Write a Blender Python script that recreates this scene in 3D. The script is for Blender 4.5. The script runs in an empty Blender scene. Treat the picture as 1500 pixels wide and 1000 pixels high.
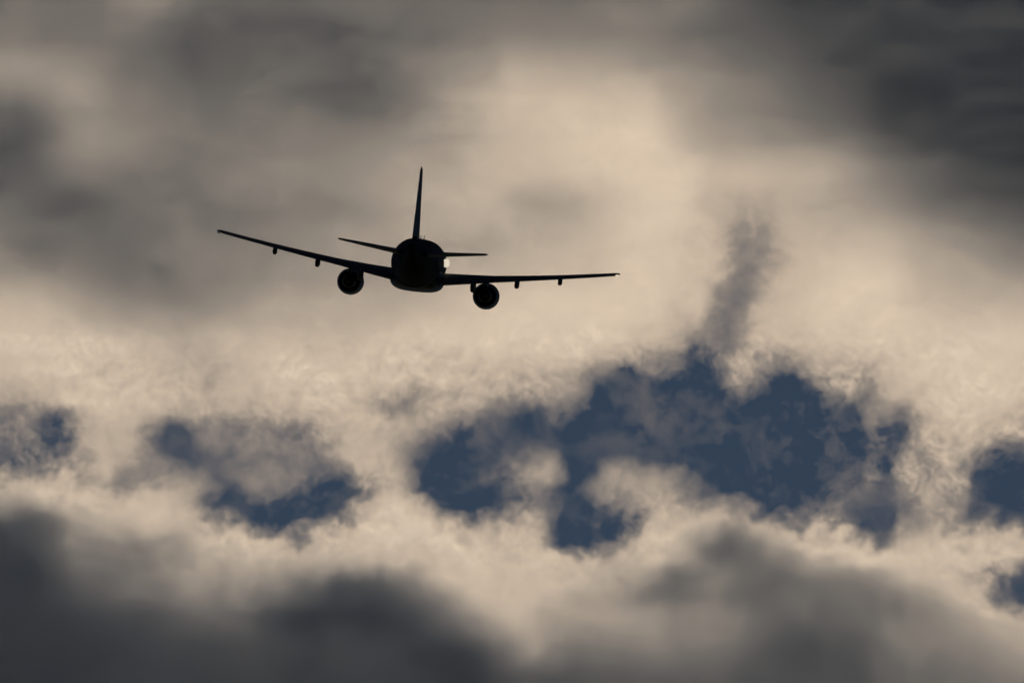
import bpy, bmesh, math
import numpy as np
from mathutils import Matrix, Vector

C = bpy.context.scene
COL = C.collection
R = math.radians

# ------------------------------------------------------------------ camera
VIEW_EL = R(22.0)                    # long lens pointed up at the sky
FOV = R(4.92)
EYE = Vector((0, 0, 1.7))
cam = bpy.data.objects.new('camera', bpy.data.cameras.new('camera'))
COL.objects.link(cam)
cam.location = EYE
cam.rotation_euler = (math.pi / 2 + VIEW_EL, 0, 0)
cam.data.sensor_width = 36
cam.data.angle = FOV
cam.data.clip_start = 1
cam.data.clip_end = 20000
C.camera = cam

# ------------------------------------------------------------------ sky, sun, exposure
SUN_EL, SUN_AZ = R(33.0), R(3.0)     # ahead of the camera, above the top of the frame, behind the clouds
w = bpy.data.worlds.new('World')
C.world = w
w.use_nodes = True
wt = w.node_tree
sky = wt.nodes.new('ShaderNodeTexSky')
sky.sky_type = 'NISHITA'
sky.sun_disc = False
sky.sun_elevation = SUN_EL
sky.sun_rotation = SUN_AZ
sky.air_density = 1.0
sky.dust_density = 0.0
sky.ozone_density = 1.2
wt.links.new(sky.outputs[0], wt.nodes['Background'].inputs[0])
wt.nodes['Background'].inputs[1].default_value = 0.05

sun = bpy.data.objects.new('sun', bpy.data.lights.new('sun', 'SUN'))
COL.objects.link(sun)
sun.data.energy = 3.52
sun.data.angle = R(0.5)
sun.data.color = (1.0, 0.785, 0.56)
sd = Vector((math.sin(SUN_AZ) * math.cos(SUN_EL), math.cos(SUN_AZ) * math.cos(SUN_EL), math.sin(SUN_EL)))
sun.rotation_euler = sd.to_track_quat('Z', 'Y').to_euler()

C.view_settings.view_transform = 'Standard'
C.view_settings.look = 'None'
C.view_settings.gamma = 1
C.view_settings.use_curve_mapping = False
C.view_settings.exposure = -2.06
C.cycles.max_bounces = 8
C.cycles.volume_bounces = 3
C.cycles.volume_step_rate = 5
C.cycles.use_denoising = True

VIEW = Matrix.Translation(EYE) @ Matrix.Rotation(VIEW_EL, 4, 'X')   # +y runs along the line of sight

# ------------------------------------------------------------------ the cloud bank: vapour 4 km away, lit from behind by the sun
DIST = 4000.0
W = 2 * DIST * math.tan(FOV / 2)
NX, NY, NZ = 1040, 32, 760
X0, X1, Z0, Z1, Y0, Y1 = -.78 * W, .78 * W, -.57 * W, .57 * W, -30.0, 30.0

# How much light comes through at places across the sky (0-255, seen from below): a number ending in t is thin sunlit
# vapour through which the blue sky shows; a plain number below BRIGHT is sunlit vapour with shaded grey cloud in front of it.
SURVEY = '''
0: 0=91 100=96 150=105 200=123 240=109 300=94 400=84 500=96 600=95 700=90 800=93 900=100 1000=93 1050=77 1100=70 1150=62 1200=59 1300=59 1400=63 1500=54
50: 0=108 50=97 100=97 200=103 250=86 300=80 400=84 500=81 600=95 700=105 750=109 800=105 900=112 1000=100 1100=76 1200=74 1300=64 1400=60 1500=52
100: 0=135 50=132 100=121 150=103 200=88 300=75 400=84 500=81 560=86 600=103 650=119 700=127 750=150 800=140 900=136 950=127 1000=116 1100=90 1150=79 1200=66 1300=57 1400=55 1500=55
150: 0=94 50=100 100=132 150=125 200=105 300=94 400=98 500=76 550=86 600=96 650=124 700=155 750=170 800=175 900=170 950=161 1000=136 1050=120 1100=110 1150=98 1200=83 1250=66 1300=56 1400=58 1500=57
200: 0=79 50=68 100=117 150=132 200=126 250=111 300=107 400=110 500=108 600=128 700=148 750=166 850=182 950=184 1000=151 1050=130 1100=125 1150=112 1200=101 1250=92 1300=70 1400=52 1500=60
250: 0=79 50=92 100=110 150=108 200=106 300=107 400=113 500=123 600=143 700=164 750=170 850=180 950=189 1000=188 1050=169 1100=168 1150=158 1200=154 1250=131 1300=102 1350=84 1400=62 1500=51
300: 0=100 50=89 100=68 150=84 200=101 300=98 400=109 500=119 600=144 700=162 750=150 800=144 850=150 900=170 950=192 1000=188 1030=157 1080=149t 1125=140t 1150=160 1200=142 1250=132 1300=121 1350=104 1400=95 1500=62
350: 0=103 50=101 100=100 150=85 200=90 250=102 300=101 400=116 500=133 600=144 700=143 750=152 850=166 900=176 950=195 1000=171 1050=167t 1088=102t 1118=123t 1150=153t 1200=161 1300=153 1350=138 1400=125 1500=100
400: 0=131 50=119 100=116 150=108 200=98 250=93 300=113 400=126 500=133 600=144 700=158 750=164 850=170 900=180 950=191 1000=179 1045=178t 1075=121t 1098=95t 1125=151t 1150=168t 1200=178 1250=193 1300=187 1350=158 1400=150 1450=134 1500=126
450: 0=175 50=168 100=151 150=137 200=128 250=125 300=128 400=148 500=154 600=160 700=184 800=193 900=193 950=192 1000=180t 1030=185t 1060=87t 1088=94t 1112=171t 1150=178t 1200=189 1300=191 1350=174 1400=165 1500=164
500: 0=197 100=198 200=184 250=167 300=169 400=177 500=167 600=192 700=194 800=190 850=192 900=190t 950=170t 1000=146t 1020=94t 1060=87t 1100=161t 1150=181t 1200=181t 1300=191 1400=197 1500=188
550: 0=184t 100=194t 200=176 250=174 300=157t 350=168 400=196 500=194 600=184 700=170t 750=156t 800=167t 850=136t 880=74t 920=63t 950=61t 980=75t 1010=41t 1040=43t 1060=104t 1100=161t 1130=68t 1170=48t 1200=141t 1250=155t 1300=170t 1350=187 1400=193 1500=186
575: 0=162t 100=183t 200=190t 300=168t 400=177t 500=188t 600=142t 700=165t 750=175t 800=155t 850=133t 880=62t 920=40t 960=57t 1000=42t 1040=40t 1080=107t 1120=82t 1160=49t 1190=64t 1220=150t 1250=100t 1280=100t 1320=174t 1400=193 1500=192
600: 0=144t 50=152t 100=198t 150=198t 200=179t 250=158t 300=154t 350=171t 400=147t 450=166t 500=172t 550=182t 590=108t 650=174t 700=158t 740=108t 780=60t 820=118t 860=52t 900=43t 950=40t 1000=41t 1040=71t 1080=68t 1120=56t 1160=47t 1200=76t 1240=40t 1260=112t 1300=126t 1320=78t 1350=176t 1400=190t 1450=184 1500=174t
625: 0=108t 50=95t 80=69t 110=76t 150=168t 200=170t 230=114t 260=42t 290=80t 320=142t 370=143t 400=118t 430=79t 470=133t 500=169t 550=170t 600=169t 650=113t 680=53t 700=81t 750=66t 800=47t 850=46t 900=40t 1000=40t 1100=41t 1150=63t 1200=49t 1240=40t 1270=83t 1300=84t 1320=72t 1350=167t 1400=172t 1450=171t 1500=148t
650: 0=86t 50=109t 80=79t 100=100t 130=164t 200=167t 230=58t 260=40t 280=40t 300=120t 350=100t 400=121t 450=103t 500=172t 550=176t 600=134t 630=67t 660=57t 700=78t 750=67t 800=81t 830=47t 900=40t 1000=40t 1100=40t 1200=46t 1250=40t 1280=94t 1310=61t 1340=136t 1400=167t 1450=153t 1500=149t
675: 0=67t 50=96t 80=89t 100=130t 150=187t 200=140t 240=87t 270=40t 290=66t 350=99t 400=101t 450=86t 500=179t 550=173t 600=102t 640=57t 700=58t 750=68t 780=139t 805=162t 825=76t 850=40t 900=78t 950=58t 1000=40t 1100=40t 1200=40t 1250=40t 1280=96t 1310=87t 1340=142t 1400=165t 1430=100t 1450=57t 1500=66t
700: 0=180 50=154t 100=152t 150=160t 170=93t 200=115t 250=132t 300=131t 330=67t 370=127t 420=114t 450=110t 480=66t 500=87t 550=168t 590=160t 610=64t 650=68t 700=40t 750=106t 780=158t 800=127t 820=60t 850=53t 880=148t 920=140t 960=130t 1000=124t 1020=90t 1050=41t 1100=42t 1200=40t 1250=40t 1280=108t 1310=62t 1340=139t 1400=147t 1420=41t 1450=52t 1500=53t
725: 0=144 50=191 100=197 150=175 200=184t 250=178t 300=120t 330=49t 380=86t 430=103t 470=48t 500=40t 530=73t 560=172t 590=163t 610=40t 640=40t 700=58t 750=61t 790=86t 830=51t 870=128t 900=148t 950=153t 1000=154t 1020=91t 1050=61t 1080=107t 1100=40t 1150=40t 1200=40t 1230=54t 1260=78t 1300=42t 1320=103t 1350=162t 1400=130t 1430=40t 1470=54t 1500=48t
750: 0=120 30=120 60=162 100=170 150=163 200=192 250=189t 280=139t 300=69t 320=54t 360=40t 400=40t 450=40t 500=42t 530=137t 580=198 620=124t 650=40t 690=42t 720=40t 750=90t 780=152t 820=69t 860=57t 900=113t 940=152t 980=179t 1020=142t 1060=178t 1090=143t 1120=44t 1150=40t 1180=45t 1220=106t 1260=58t 1300=46t 1320=79t 1350=157t 1400=122t 1430=59t 1480=54t 1500=62t
775: 0=68 50=83 100=123 150=149 200=172 250=175 300=165 320=130t 350=154t 380=92t 420=66t 450=54t 480=120t 520=198 580=198 620=198 650=123t 700=137t 750=168t 790=169t 810=45t 850=47t 900=52t 930=89t 960=166t 1000=172 1040=161 1060=98 1080=115 1100=160 1130=161t 1160=65t 1190=151t 1230=123t 1260=43t 1290=40t 1310=40t 1330=132t 1380=140t 1420=105t 1450=91t 1500=64t
800: 0=62 50=79 100=106 150=125 200=120 250=138 300=180 350=198 400=191 430=128t 470=189 550=192 600=197 650=198 700=189 750=175 790=172t 810=84t 850=53t 880=90t 920=158t 960=197 1000=163 1040=93 1080=106 1130=138 1180=192 1230=198 1270=189t 1300=96t 1330=162t 1380=173 1450=168t 1500=164t
825: 0=61 50=64 100=93 150=118 200=121 250=134 300=161 350=172 400=163 450=159 500=151 550=171 600=172 650=196 700=194 750=184 800=192 850=185 900=160 950=176 1000=157 1040=96 1080=98 1120=113 1170=127 1220=165 1260=198 1310=198 1350=185 1400=198 1450=198t 1500=198t
850: 0=57 50=58 100=77 150=95 200=112 250=125 300=147 350=138 400=141 450=98 500=83 550=85 600=121 650=175 700=198 750=182 800=188 850=169 900=149 950=135 980=100 1050=121 1100=100 1150=97 1200=99 1250=119 1300=136 1350=188 1400=182 1450=126t 1480=70t 1500=63t
875: 0=55 50=59 100=72 150=90 200=96 250=103 300=119 350=119 400=108 450=74 500=70 550=78 600=94 650=130 700=185 750=172 800=180 850=152 900=138 950=97 1000=102 1050=114 1100=96 1200=98 1250=102 1300=111 1350=137 1400=179 1450=178t 1470=97t 1500=49t
900: 0=55 50=55 100=60 150=68 200=72 250=77 300=93 350=93 400=68 450=58 500=60 550=59 600=71 650=98 700=142 750=186 800=146 850=154 900=151 950=139 1000=118 1050=120 1100=102 1150=95 1200=88 1250=100 1300=104 1350=114 1400=146 1450=186 1500=166t
950: 0=55 100=55 200=61 300=67 400=67 500=63 600=61 650=61 700=69 750=116 780=148 800=129 850=109 900=114 950=118 1000=100 1050=107 1100=85 1150=70 1200=69 1250=78 1300=107 1350=117 1400=127 1450=131 1500=153
1000: 0=54 100=54 200=57 300=62 400=60 500=57 600=58 700=57 750=73 800=75 900=81 1000=83 1050=84 1100=71 1200=70 1250=71 1300=88 1400=106 1450=106 1500=114
'''
PEAK, BRIGHT = 198.0, 180.0
# depth of sunlit vapour (optical) that lets that much light through
THIN = np.array([(62, 0.0), (66, .015), (130, .24), (156, .45), (179, .74), (192, 1.08), (198, 1.5)])

rows = []
for ln in SURVEY.strip().splitlines():
    y, rest = ln.split(':')
    pts = []
    for p in rest.split():
        x, v = p.split('=')
        thin_ = v.endswith('t')
        v = min(float(v.rstrip('t')), PEAK)
        pts.append((float(x), v if thin_ else max(v, BRIGHT), 0.0 if thin_ else max(0.0, BRIGHT - v)))
    rows.append((float(y), np.array(pts)))


def smoothstep(a, b, x):
    t = np.clip((x - a) / (b - a), 0, 1)
    return t * t * (3 - 2 * t)


def noise2(x, y, seed):
    """gradient noise, about -0.7 .. 0.7"""
    rng = np.random.RandomState(seed)
    perm = rng.permutation(1024)
    ang = rng.rand(1024) * 2 * math.pi
    gx, gy = np.cos(ang), np.sin(ang)
    xi, yi = np.floor(x).astype(int), np.floor(y).astype(int)
    fx, fy = x - xi, y - yi
    u, v = fx ** 3 * (fx * (fx * 6 - 15) + 10), fy ** 3 * (fy * (fy * 6 - 15) + 10)

    def g(i, j):
        h = perm[(perm[(xi + i) & 1023] + yi + j) & 1023]
        return gx[h] * (fx - i) + gy[h] * (fy - j)
    a = g(0, 0) * (1 - u) + g(1, 0) * u
    b = g(0, 1) * (1 - u) + g(1, 1) * u
    return (a * (1 - v) + b * v) * 1.4


def fbm(x, y, wl, octv, seed, gain=.5):
    s, a, n = 0, 1.0, 0
    for k in range(octv):
        s = s + a * noise2(x / wl + 17.3 * k, y / wl - 9.1 * k, seed + k)
        n += a * a
        a *= gain
        wl *= .5
    return s / math.sqrt(n)


# places on the bank, in survey units (1500 across the part in view)
px = np.linspace(X0, X1, NX) / W * 1500 + 750
py = 500 - np.linspace(Z0, Z1, NZ) / W * 1500
PX, PY = np.meshgrid(px, py)

# crisp = torn, sunlit wisps round the gaps; elsewhere the cloud is soft
band = smoothstep(445, 555, PY + 30 * noise2(PX / 140, PY / 140, 7)) * (1 - smoothstep(790, 900, PY + 40 * noise2(PX / 170, PY / 170, 5)))
neck = np.exp(-((PX - 1075) / 75) ** 2 - ((PY - 420) / 120) ** 2)
right = smoothstep(1380, 1450, PX) * smoothstep(560, 620, PY) * (1 - smoothstep(880, 930, PY))
crisp = np.clip(np.maximum(np.maximum(band, neck), right), 0, 1)

# uneven outlines: wander the sampling place
amp = 9 + 13 * crisp + 4 * neck
wx = PX + amp * fbm(PX, PY, 110, 5, 21, .6)
wy = PY + amp * fbm(PX, PY, 110, 5, 41, .6)

# the tops of the lower bank bulge in rounded heads
bulge = lambda wl, sd_: 1 - 2.6 * np.abs(noise2((PX + .5 * (wx - PX)) / wl, (PY + .5 * (wy - PY)) / wl, sd_))
wy_plain = wy
wy = wy + smoothstep(690, 770, PY) * (13 * bulge(105, 211) + 8 * bulge(48, 213) + 3.5 * bulge(22, 215))

# survey, read smoothly
gx = np.arange(-420, 1921, 5.0)
ry = np.array([y for y, _ in rows])
gy = np.arange(-420, 1421, 5.0)


def sheet(c):
    grid = np.array([np.interp(gx, p[:, 0], p[:, c]) for _, p in rows])
    return np.array([np.interp(gy, ry, grid[:, i]) for i in range(len(gx))]).T


def blur(a, sig):
    r = int(sig * 3 + 1)
    k = np.exp(-.5 * (np.arange(-r, r + 1) / sig) ** 2)
    k /= k.sum()
    a = np.pad(a, r, mode='edge')
    a = sum(k[i] * a[i:a.shape[0] - 2 * r + i] for i in range(2 * r + 1))
    return sum(k[i] * a[:, i:a.shape[1] - 2 * r + i] for i in range(2 * r + 1))


lit_soft, lit_sharp, grey = blur(sheet(1), 3.4), blur(sheet(1), 1.4), blur(sheet(2), 1.8)

grey = np.clip(grey + .45 * smoothstep(640, 740, gy)[:, None] * (grey - blur(grey, 9)), 0, None)


def look(a, x, y):
    x, y = 1500 - np.abs(1500 - np.abs(x)), 1000 - np.abs(1000 - np.abs(y))      # beyond the survey it goes on mirrored
    fx = np.clip((x + 420) / 5, 0, a.shape[1] - 1.001)
    fy = np.clip((y + 420) / 5, 0, a.shape[0] - 1.001)
    i, j = fx.astype(int), fy.astype(int)
    u, v = fx - i, fy - j
    return ((a[j, i] * (1 - u) + a[j, i + 1] * u) * (1 - v) + (a[j + 1, i] * (1 - u) + a[j + 1, i + 1] * u) * v)


LIT_ = look(lit_soft, wx, wy) * (1 - crisp) + look(lit_sharp, wx, wy) * crisp
S = np.clip(LIT_, 62, PEAK) - PEAK
# torn wisps: swirled fine noise at the edges of the gaps, fading into the bright cloud
sw = 30 * fbm(PX, PY, 90, 4, 61, .6)
sv = 30 * fbm(PX, PY, 90, 4, 71, .6)
rid = 1 - 2.2 * np.abs(fbm(PX + sw, PY + sv, 60, 5, 81, .66))
bil = fbm(PX + .8 * sv, PY - .8 * sw, 75, 6, 91, .74)
fin_ = fbm(PX - .5 * sw, PY + .5 * sv, 16, 3, 95, .8)
puff = (.5 - 1.9 * np.abs(noise2((PX + .8 * sw) / 58, (PY + .8 * sv) / 50, 221))) + .5 * (.5 - 1.9 * np.abs(noise2((PX + .6 * sv) / 27, (PY - .6 * sw) / 25, 223)))
wisp = .12 * (rid - .4) + .55 * bil + .24 * puff + .14 * fin_
vary = np.clip(1 + 1.0 * noise2(PX / 190, PY / 150, 191) + .5 * noise2(PX / 80, PY / 80, 193), .4, 1.4)
core = smoothstep(-132, -100, S)                       # the middle of a gap is clearer
edge = 1 - smoothstep(-75, -10, S)
veil = np.maximum(0, fbm(PX + .7 * sw, PY * 1.5 + .7 * sv, 170, 5, 171, .5) + .05)
add = crisp * (wisp * vary * (18 + 46 * edge * (.05 + .95 * core)) + 12 * veil * edge * (1 - core)) + 5 * (1 - crisp) * bil
S1 = np.clip(S + add, 62 - PEAK, 0)
# keep the broad light as surveyed
S = S1 - .85 * crisp * core * blur(S1 - S, 9)
# far beyond the surveyed part the bank goes on unevenly
out = smoothstep(0, 160, np.maximum(np.abs(PX - 750) - 760, np.abs(PY - 500) - 510))
S = S + out * 45 * fbm(PX, PY, 260, 4, 141)
tau = np.interp(PEAK + S, THIN[:, 0], THIN[:, 1])

# the grey cloud in front: soft, broad, lumpy, in the shade
G = look(grey, .5 * (wx + PX), .6 * wy_plain + .25 * wy + .15 * PY)
lumps = fbm(PX + 1.2 * sw, PY + 1.2 * sv, 95, 6, 181, .6)
streak = fbm(.7 * PX + .6 * sw, PY * 1.7 + .6 * sv, 130, 6, 101, .58)
body = smoothstep(2, 40, G)
G = G + body * np.where(PY > 650, 10 * lumps * (1 - .6 * smoothstep(90, 125, G)), 11 * streak + 3 * fbm(.8 * PX + .4 * sw, 1.6 * PY + .4 * sv, 40, 4, 103, .6))
G = np.clip(G + out * 40 * fbm(PX, PY, 300, 4, 143), 0, BRIGHT - 46)


def linear(v):
    v = v / 255
    return np.where(v < .04045, v / 12.92, ((v + .055) / 1.055) ** 2.4)


SHADE = 44.0                                           # how light the shaded cloud itself looks
tau2 = -np.log((linear(BRIGHT - G) - linear(SHADE)) / (linear(BRIGHT) - linear(SHADE)))

def vapour(name, colour, g_, dens=1.0):
    m = bpy.data.materials.new(name)
    m.use_nodes = True
    t = m.node_tree
    t.nodes.clear()
    o = t.nodes.new('ShaderNodeOutputMaterial')
    pv = t.nodes.new('ShaderNodeVolumePrincipled')
    pv.inputs['Density'].default_value = dens
    pv.inputs['Color'].default_value = (*colour, 1)
    pv.inputs['Absorption Color'].default_value = (1, 1, 1, 1)
    pv.inputs['Anisotropy'].default_value = g_
    t.links.new(pv.outputs[0], o.inputs['Volume'])
    return m


def cloud_bank(name, label, dist, tau, mid, half, ydepth, ny, mat):
    """a volume of vapour across the line of sight; tau, mid and half say how dense, where in depth and how deep it is"""
    nz, nx = tau.shape
    f = dist / DIST
    x0, x1, z0, z1, y0, y1 = X0 * f, X1 * f, Z0 * f, Z1 * f, -ydepth, ydepth
    me = bpy.data.meshes.new(name)
    MX, MZ = np.meshgrid(np.linspace(x0, x1, nx), np.linspace(z0, z1, nz))
    me.vertices.add(nx * nz)
    me.vertices.foreach_set('co', np.stack([MX.ravel(), mid.ravel(), MZ.ravel()], 1).astype(np.float32).ravel())
    for n, a in (('depth', tau), ('mid', mid), ('half', half)):
        at = me.attributes.new(n, 'FLOAT', 'POINT')
        at.data.foreach_set('value', np.ascontiguousarray(a).astype(np.float32).ravel())
    bank = bpy.data.objects.new(name, me)
    COL.objects.link(bank)
    bank.matrix_world = VIEW @ Matrix.Translation((0, dist, 0))
    bank['kind'] = 'stuff'
    bank['label'] = label
    bank['category'] = 'cloud'
    me.materials.append(mat)

    g = bpy.data.node_groups.new('vapour', 'GeometryNodeTree')
    g.interface.new_socket('Geometry', in_out='INPUT', socket_type='NodeSocketGeometry')
    g.interface.new_socket('Geometry', in_out='OUTPUT', socket_type='NodeSocketGeometry')
    N, L = g.nodes.new, g.links.new
    gi, go, pos, sx = N('NodeGroupInput'), N('NodeGroupOutput'), N('GeometryNodeInputPosition'), N('ShaderNodeSeparateXYZ')
    L(pos.outputs[0], sx.inputs[0])

    def M(op, a, b=None, c=None):
        n = N('ShaderNodeMath')
        n.operation = op
        for i, v in enumerate((a, b, c)):
            if v is None:
                continue
            if isinstance(v, (int, float)):
                n.inputs[i].default_value = v
            else:
                L(v, n.inputs[i])
        return n.outputs[0]

    ix = M('ROUND', M('MULTIPLY', M('SUBTRACT', sx.outputs[0], x0), (nx - 1) / (x1 - x0)))
    iz = M('ROUND', M('MULTIPLY', M('SUBTRACT', sx.outputs[2], z0), (nz - 1) / (z1 - z0)))
    idx = M('MULTIPLY_ADD', iz, nx, ix)

    def samp(attr):
        a = N('GeometryNodeInputNamedAttribute')
        a.data_type = 'FLOAT'
        a.inputs[0].default_value = attr
        sm_ = N('GeometryNodeSampleIndex')
        sm_.data_type = 'FLOAT'
        sm_.domain = 'POINT'
        sm_.clamp = True
        L(gi.outputs[0], sm_.inputs['Geometry'])
        L(a.outputs[0], sm_.inputs['Value'])
        L(idx, sm_.inputs['Index'])
        return sm_.outputs[0]

    T, MID, H = samp('depth'), samp('mid'), samp('half')
    u = M('DIVIDE', M('SUBTRACT', sx.outputs[1], MID), H)
    prof = M('MAXIMUM', M('SUBTRACT', 1, M('MULTIPLY', u, u)), 0)
    dens = M('DIVIDE', M('MULTIPLY', T, prof), M('MULTIPLY', H, 4 / 3))
    vc = N('GeometryNodeVolumeCube')
    L(dens, vc.inputs['Density'])
    vc.inputs['Min'].default_value = (x0, y0, z0)
    vc.inputs['Max'].default_value = (x1, y1, z1)
    for k, v in (('Resolution X', nx), ('Resolution Y', ny), ('Resolution Z', nz)):
        vc.inputs[k].default_value = v
    sm = N('GeometryNodeSetMaterial')
    sm.inputs['Material'].default_value = mat
    L(vc.outputs[0], sm.inputs[0])
    L(sm.outputs[0], go.inputs[0])
    bank.modifiers.new('vapour', 'NODES').node_group = g
    return bank


half = 6 + 7 * np.clip(tau / 1.5, 0, 1) + 1.5 * noise2(PX / 90, PY / 90, 151)
mid = np.clip(10 * fbm(PX, PY, 210, 3, 161), -14, 14)
cloud_bank('sunlit_cloud', 'backlit cream cloud with torn blue gaps, far behind the airliner', DIST, tau, mid, half, 30.0, NY,
           vapour('sunlit_vapour', (1, .942, .845), .8))
half2 = 14 + 8 * np.clip(tau2 / 3, 0, 1) + 3 * noise2(PX / 150, PY / 150, 153)
mid2 = np.clip(12 * fbm(PX, PY, 260, 3, 163), -16, 16)
tau2 = tau2 * (1 - smoothstep(.60, .765, np.abs(PX - 750) / 1500)) * (1 - smoothstep(.46, .56, np.abs(PY - 500) / 1500))   # thins out at its borders
cloud_bank('grey_cloud', 'soft dark grey cloud in shade, in front of the bright cloud at the top and bottom of the picture', 2200.0,
           tau2[::2, ::2], mid2[::2, ::2], half2[::2, ::2], 42.0, 24, vapour('shaded_vapour', (1, .955, .885), .6))


# ------------------------------------------------------------------ clouds added out of view to keep the sun off airliner and grey cloud
PD = 1000.0
off = Vector(((614 - 750) / 1500 * 2 * PD * math.tan(FOV / 2), PD, (500 - 386) / 1500 * 2 * PD * math.tan(FOV / 2)))
THICKV = vapour('sun_block_vapour', (1, 1, 1), .6, .1)
for where, label, seed in ((VIEW @ off, 'thick cloud added out of view to hide the sun from the airliner', 201),
                           (VIEW @ Vector((0, 2200, 0)), 'thick cloud added out of view to shade the soft grey cloud', 231)):
    bm = bmesh.new()
    bmesh.ops.create_icosphere(bm, subdivisions=5, radius=1)
    co = np.array([v.co for v in bm.verts])
    lump = 1 + .22 * fbm(co[:, 0] * 60 + co[:, 2] * 31, co[:, 1] * 60 - co[:, 2] * 47, 60, 4, seed)
    for v, k in zip(bm.verts, lump):
        v.co = (v.co.x * 230 * k, v.co.y * 200 * k, v.co.z * 62 * k)
    d = bpy.data.meshes.new('sun_block_cloud')
    bm.to_mesh(d)
    bm.free()
    d.materials.append(THICKV)
    over = bpy.data.objects.new('sun_block_cloud', d)
    COL.objects.link(over)
    over.location = where + sd * 1500
    over['kind'] = 'stuff'
    over['label'] = label
    over['category'] = 'cloud'


# ------------------------------------------------------------------ the airliner
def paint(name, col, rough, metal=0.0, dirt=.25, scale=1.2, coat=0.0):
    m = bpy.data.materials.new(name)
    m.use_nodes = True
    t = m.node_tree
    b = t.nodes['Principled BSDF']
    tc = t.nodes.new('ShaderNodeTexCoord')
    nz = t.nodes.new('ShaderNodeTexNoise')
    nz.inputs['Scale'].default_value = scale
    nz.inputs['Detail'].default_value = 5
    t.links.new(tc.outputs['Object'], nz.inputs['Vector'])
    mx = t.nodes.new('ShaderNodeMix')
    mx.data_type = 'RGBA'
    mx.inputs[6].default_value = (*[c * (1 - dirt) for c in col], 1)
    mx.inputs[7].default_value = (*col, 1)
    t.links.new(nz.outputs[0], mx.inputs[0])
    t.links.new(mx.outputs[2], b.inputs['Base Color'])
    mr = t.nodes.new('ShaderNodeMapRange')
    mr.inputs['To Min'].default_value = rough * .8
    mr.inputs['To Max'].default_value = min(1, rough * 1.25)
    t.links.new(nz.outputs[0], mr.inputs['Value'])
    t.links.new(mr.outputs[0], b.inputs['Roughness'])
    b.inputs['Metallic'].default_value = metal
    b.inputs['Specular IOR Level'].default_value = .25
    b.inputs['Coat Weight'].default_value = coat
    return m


def lamp_mat(name, col, power):
    m = bpy.data.materials.new(name)
    m.use_nodes = True
    b = m.node_tree.nodes['Principled BSDF']
    b.inputs['Base Color'].default_value = (*col, 1)
    b.inputs['Roughness'].default_value = .15
    b.inputs['Emission Color'].default_value = (*col, 1)
    b.inputs['Emission Strength'].default_value = power
    return m


def matt(m, v):
    m.node_tree.nodes['Principled BSDF'].inputs['Specular IOR Level'].default_value = v


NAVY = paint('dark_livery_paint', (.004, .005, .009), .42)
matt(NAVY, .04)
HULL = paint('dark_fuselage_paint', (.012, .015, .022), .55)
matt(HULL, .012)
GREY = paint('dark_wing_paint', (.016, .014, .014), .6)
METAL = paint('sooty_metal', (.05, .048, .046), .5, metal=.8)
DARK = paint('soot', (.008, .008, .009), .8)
LIT = lamp_mat('lit_lens_or_glint', (1.0, .88, .68), 3.0)  # wing tip light, and the added glow standing in for a sun glint
CLEAR = lamp_mat('unlit_lens', (.5, .5, .48), 0.0)
PALE = paint('pale_cap_paint', (.45, .43, .40), .4)


def mesh(name, bm, mat, parent, smooth=True):
    bmesh.ops.recalc_face_normals(bm, faces=bm.faces)
    d = bpy.data.meshes.new(name)
    bm.to_mesh(d)
    bm.free()
    if smooth:
        d.polygons.foreach_set('use_smooth', [True] * len(d.polygons))
        d.set_sharp_from_angle(angle=R(38))
    d.materials.append(mat)
    ob = bpy.data.objects.new(name, d)
    COL.objects.link(ob)
    ob.parent = parent
    return ob


def loft(rings, close=True, cap=True, bm=None):
    bm = bm or bmesh.new()
    vs = [[bm.verts.new(p) for p in r] for r in rings]
    n = len(vs[0])
    for a, b in zip(vs, vs[1:]):
        for i in range(n if close else n - 1):
            j = (i + 1) % n
            bm.faces.new((a[i], a[j], b[j], b[i]))
    if cap:
        bm.faces.new(vs[0])
        bm.faces.new(vs[-1][::-1])
    return bm


def catmull(stations, per=5):
    s = np.array(stations, float)
    out = []
    for i in range(len(s) - 1):
        p0, p1, p2, p3 = s[max(i - 1, 0)], s[i], s[i + 1], s[min(i + 2, len(s) - 1)]
        for k in range(per):
            t = k / per
            out.append(.5 * (2 * p1 + (p2 - p0) * t + (2 * p0 - 5 * p1 + 4 * p2 - p3) * t * t + (3 * p1 - p0 - 3 * p2 + p3) * t ** 3))
    out.append(s[-1])
    return out


def ring(y, zc, rx, rz, n=48, p=2.0, xc=0.0):
    r = []
    for i in range(n):
        a = 2 * math.pi * i / n
        c, s = math.cos(a), math.sin(a)
        r.append((xc + rx * math.copysign(abs(c) ** (2 / p), c), y, zc + rz * math.copysign(abs(s) ** (2 / p), s)))
    return r


def foil(n=14):
    """closed aerofoil outline: chord 0 (front) to 1 (back), thickness 1"""
    up = []
    for i in range(n + 1):
        x = .5 * (1 - math.cos(math.pi * i / n))
        th = 5 * (.2969 * math.sqrt(x) - .126 * x - .3516 * x * x + .2843 * x ** 3 - .1015 * x ** 4)
        up.append((x, th))
    return [(x, y * 1.0) for x, y in up[::-1]] + [(x, -y * 1.0) for x, y in up[1:-1]]


def panel_ring(section, c0, c1, n=8):
    """outline of the part of an aerofoil between chord fractions c0 and c1; section(c, t) gives the place, t the signed thickness"""
    def th(x):
        return 5 * (.2969 * math.sqrt(max(x, 0)) - .126 * x - .3516 * x * x + .2843 * x ** 3 - .1015 * x ** 4)
    xs = [c0 + (c1 - c0) * (.5 * (1 - math.cos(math.pi * i / n)) if c0 == 0 else i / n) for i in range(n + 1)]
    e = .004
    up = [section(x, th(x) + e) for x in xs[::-1]]
    lo = [section(x, -th(x) - e) for x in xs]
    return up + lo


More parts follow.
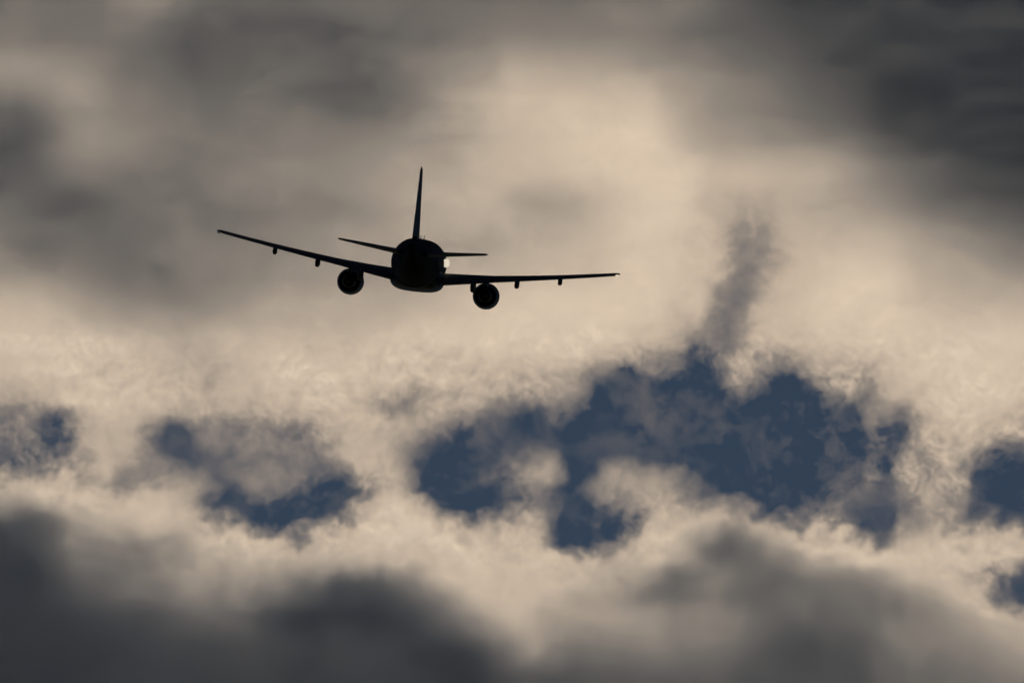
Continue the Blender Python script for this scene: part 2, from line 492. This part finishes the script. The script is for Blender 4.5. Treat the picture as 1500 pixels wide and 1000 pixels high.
plane = bpy.data.objects.new('airliner', None)
COL.objects.link(plane)
plane['label'] = 'dark twin engine jet airliner seen from behind, banking right below bright clouds'
plane['category'] = 'airliner'

# fuselage
fs = catmull([(16.5, -.6, .04, .04), (16.1, -.55, .48, .45), (15.2, -.38, 1.0, 1.0), (14, -.18, 1.43, 1.48), (12.5, -.05, 1.78, 1.86),
              (10.8, 0, 1.95, 2.04), (9, 0, 1.975, 2.07), (-8.5, 0, 1.975, 2.07), (-11, .08, 1.93, 1.98), (-14, .38, 1.62, 1.66),
              (-17, .74, 1.13, 1.22), (-19.2, 1.0, .68, .8), (-20.6, 1.16, .4, .5), (-21.2, 1.22, .27, .33)])
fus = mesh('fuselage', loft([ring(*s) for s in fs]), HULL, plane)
# auxiliary exhaust at the very tail
mesh('tail_exhaust', loft([ring(-21.12, 1.22, .2, .25, 24), ring(-21.36, 1.24, .19, .23, 24), ring(-21.36, 1.24, .14, .17, 24), ring(-21.0, 1.22, .13, .16, 24)]), METAL, plane)
# belly fairing
bf = catmull([(7.4, -1.2, .9, .5), (6.2, -1.25, 1.75, .92), (4, -1.28, 2.12, 1.08), (0, -1.28, 2.2, 1.1), (-3.4, -1.28, 2.16, 1.08), (-5.6, -1.22, 1.8, .9), (-7.4, -1.15, 1.0, .55)])
mesh('belly_fairing', loft([ring(*s, n=48, p=3.0) for s in bf]), NAVY, plane)
# aerials on the spine and the belly
for y, z, hgt in ((5.5, 2.04, .38), (-2.5, 2.04, .34), (-6.5, 2.03, .30)):
    rs = []
    for k, c in ((0, .42), (1, .24)):
        zz = z + k * hgt
        rs.append([(-.035 * (1 - .5 * k), y - .1 * k - c / 2, zz), (0, y - .1 * k + c / 2, zz), (.035 * (1 - .5 * k), y - .1 * k - c / 2, zz)])
    mesh('aerial', loft(rs), NAVY, plane, False)


def wing_station(x):
    """leading edge y, chord, height, thickness ratio, incidence at half-span x"""
    le = 4.55 - (x - 1.9) * math.tan(R(27.0))
    kink = 6.3
    if x < kink:
        te = -1.75
    else:
        te = -1.75 - (x - kink) * .315
    c = le - te
    t = (x - 1.9) / 15.15
    z = -1.22 + (x - 1.9) * math.tan(R(6.3)) + .46 * max(t, 0) ** 2
    thick = .166 - .038 * min(max(t, 0) * 1.6, 1)
    inc = R(4.2 - 3.6 * min(max(t, 0), 1))
    return le, c, z, thick, inc


def wing_section(x, sgn, tipscale=1.0):
    le, c, z, thick, inc = wing_station(x)

    def sec(cf, t):
        camber = .018 * c * math.sin(math.pi * min(cf, 1)) * 1.0
        d = (cf - .3) * c
        yy = le - .3 * c - d * math.cos(inc)
        zz = z - d * math.sin(inc) + t * thick * c * tipscale + camber
        return (sgn * x, yy, zz)
    return sec


XS = [1.2, 1.9, 3.0, 4.2, 5.2, 6.3, 7.6, 9.2, 10.8, 12.4, 14.0, 15.4, 16.4]


def fairing_bm(x, sgn, length, wid, dep):
    le, c, z, thick, inc = wing_station(x)
    y0 = le - .42 * c
    y1 = y0 - length
    rs = []
    for k in range(13):
        t = k / 12
        y = y0 + (y1 - y0) * t
        prof = math.sin(math.pi * min(max(t * .94 + .03, 0), 1)) ** .6
        cf = (le - y) / c
        zc = z - (min(cf, 1.05) - .3) * c * math.sin(inc) - .035 * c
        rs.append(ring(y, zc - dep * .30 * prof - .02 * t, wid * .5 * prof + .012, dep * .60 * prof + .012, 18, 2.8, xc=sgn * x))
    return loft(rs)


for sgn in (-1, 1):
    rings_ = [panel_ring(wing_section(x, sgn), 0, .74) for x in XS]
    rings_.append(panel_ring(wing_section(16.8, sgn, .8), 0.03, .74))
    rings_.append(panel_ring(wing_section(16.93, sgn, .35), 0.10, .74))
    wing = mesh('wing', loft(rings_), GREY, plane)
    # moving surfaces along the back edge
    for nm, a, b in (('flap', 2.15, 6.22), ('flap', 6.34, 12.55), ('aileron', 12.65, 16.2)):
        st = [a] + [x for x in XS if a < x < b] + [b]
        mesh(nm, loft([panel_ring(wing_section(x, sgn, .93), .752, 1.0) for x in st]), GREY, wing)
    mesh('wing_tip', loft([panel_ring(wing_section(x, sgn, s), .752, e) for x, s, e in ((16.22, .93, 1.0), (16.78, .75, 1.0), (16.91, .35, .95))]), GREY, wing)
    for x, ln, wd, dp in ((4.75, 4.0, .46, .78), (8.4, 3.3, .40, .62), (12.0, 2.7, .36, .54)):
        mesh('flap_track_fairing', fairing_bm(x, sgn, ln, wd, dp), GREY, wing)
    le, c, z, thick, inc = wing_station(16.75)
    yb = le - c - .02
    lens_or_glint = loft([ring(yb + .10, z - .10, .06, .05, 16, xc=sgn * 16.74), ring(yb - .02, z - .10, .15, .10, 16, xc=sgn * 16.74),
                 ring(yb - .12, z - .10, .11, .075, 16, xc=sgn * 16.74), ring(yb - .16, z - .10, .03, .02, 16, xc=sgn * 16.74)])
    mesh('navigation_light', lens_or_glint, LIT if sgn > 0 else CLEAR, wing)

    # engine
    ex, ez = sgn * 5.75, -2.12
    prof = [(6.35, .86), (6.45, .93), (6.42, 1.0), (6.1, 1.06), (5.2, 1.12), (4.2, 1.12), (3.2, 1.06), (2.3, .97), (1.95, .91), (1.95, .88), (2.4, .9)]
    eng = mesh('engine', loft([ring(y, ez, r, r, 48, xc=ex) for y, r in prof], cap=False), NAVY, plane)
    mesh('fan', loft([ring(5.55, ez, .9, .9, 36, xc=ex), ring(5.4, ez, .9, .9, 36, xc=ex)]), METAL, eng)
    mesh('duct_wall', loft([ring(2.4, ez, .9, .9, 36, xc=ex), ring(3.3, ez, .93, .93, 36, xc=ex), ring(3.4, ez, .93, .93, 36, xc=ex)], cap=True), DARK, eng)
    core = [(3.2, .66), (2.3, .66), (1.5, .58), (.85, .46), (.85, .43), (1.3, .43)]
    mesh('exhaust_nozzle', loft([ring(y, ez, r, r, 36, xc=ex) for y, r in core]), METAL, eng)
    plug = [(1.4, .3), (.9, .29), (.45, .16), (.2, .05), (.16, .01)]
    mesh('exhaust_cone', loft([ring(y, ez, r, r, 24, xc=ex) for y, r in plug]), METAL, eng)
    py_ = []
    for y, zb, zt, hw in ((5.6, ez + .95, ez + 1.12, .05), (4.2, ez + .95, ez + 1.36, .17), (2.6, ez + .8, -.86, .19), (1.2, ez + .45, -.92, .18), (-.4, ez + .95, -1.02, .10), (-1.0, -1.16, -1.06, .03)):
        py_.append([(ex - hw, y, zb), (ex + hw, y, zb), (ex + hw, y, zt), (ex - hw, y, zt)])
    mesh('pylon', loft(py_), GREY, eng)

    # tailplane
    def tail_sec(x, s=sgn, k=1.0):
        t = (x - .6) / 5.62
        le_ = -14.9 - (x - .6) * math.tan(R(32))
        c_ = 3.9 - 2.55 * t
        z_ = .72 + (x - .6) * math.tan(R(6.0))
        return lambda cf, th: (s * x, le_ - cf * c_, z_ + th * .128 * c_ * k)
    stb = mesh('tailplane', loft([panel_ring(tail_sec(x, k=k), a, .68) for x, k, a in ((.5, 1, 0), (2, 1, 0), (4, 1, 0), (6, 1, 0), (6.2, .5, .06))]), GREY, plane)
    mesh('elevator', loft([panel_ring(tail_sec(x, k=.92), .692, 1.0) for x in (1.25, 2.5, 4, 5.9)]), GREY, stb)


# fin
def fin_sec(z, k=1.0):
    t = (z - 1.7) / 6.15
    le_ = -12.3 - (z - 1.7) * math.tan(R(41))
    c_ = 6.1 - 4.0 * t
    return lambda cf, th: (th * .098 * c_ * k, le_ - cf * c_, z)


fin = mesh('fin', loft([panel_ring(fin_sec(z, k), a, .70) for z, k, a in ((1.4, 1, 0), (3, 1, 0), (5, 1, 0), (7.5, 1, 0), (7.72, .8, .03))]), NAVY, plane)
mesh('rudder', loft([panel_ring(fin_sec(z, .92), .712, 1.0) for z in (2.15, 4, 6, 7.6)]), NAVY, fin)
mesh('fin_cap', loft([panel_ring(fin_sec(z, k), a, .98) for z, k, a in ((7.722, .82, .03), (7.82, .6, .05), (7.92, .2, .12))]), PALE, fin)

# sun glint by the right wing root, put in as an added glowing face
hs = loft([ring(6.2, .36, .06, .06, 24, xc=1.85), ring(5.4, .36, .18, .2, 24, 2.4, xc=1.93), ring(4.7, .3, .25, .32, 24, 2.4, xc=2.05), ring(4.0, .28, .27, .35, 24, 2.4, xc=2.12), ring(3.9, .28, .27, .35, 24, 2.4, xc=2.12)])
hou = mesh('glint_pod', hs, NAVY, plane)
mesh('lens_or_glint', loft([ring(4.0, .28, .28, .36, 24, 2.4, xc=2.12), ring(3.88, .28, .28, .36, 24, 2.3, xc=2.12), ring(3.8, .26, .2, .26, 24, 2.2, xc=2.12), ring(3.77, .26, .08, .1, 24, xc=2.12)]), LIT, hou)

# place it: 1 km out, nose along the line of sight, banked to the right
BANK, YAW, PITCH = R(6.2), R(-2.0), R(-.3)
plane.matrix_world = VIEW @ Matrix.Translation(off) @ Matrix.Rotation(-math.atan2(off.x, PD) * 1.0, 4, 'Z') @ Matrix.Rotation(math.atan2(off.z, PD), 4, 'X') \
    @ Matrix.Rotation(YAW, 4, 'Z') @ Matrix.Rotation(PITCH, 4, 'X') @ Matrix.Rotation(BANK, 4, 'Y')
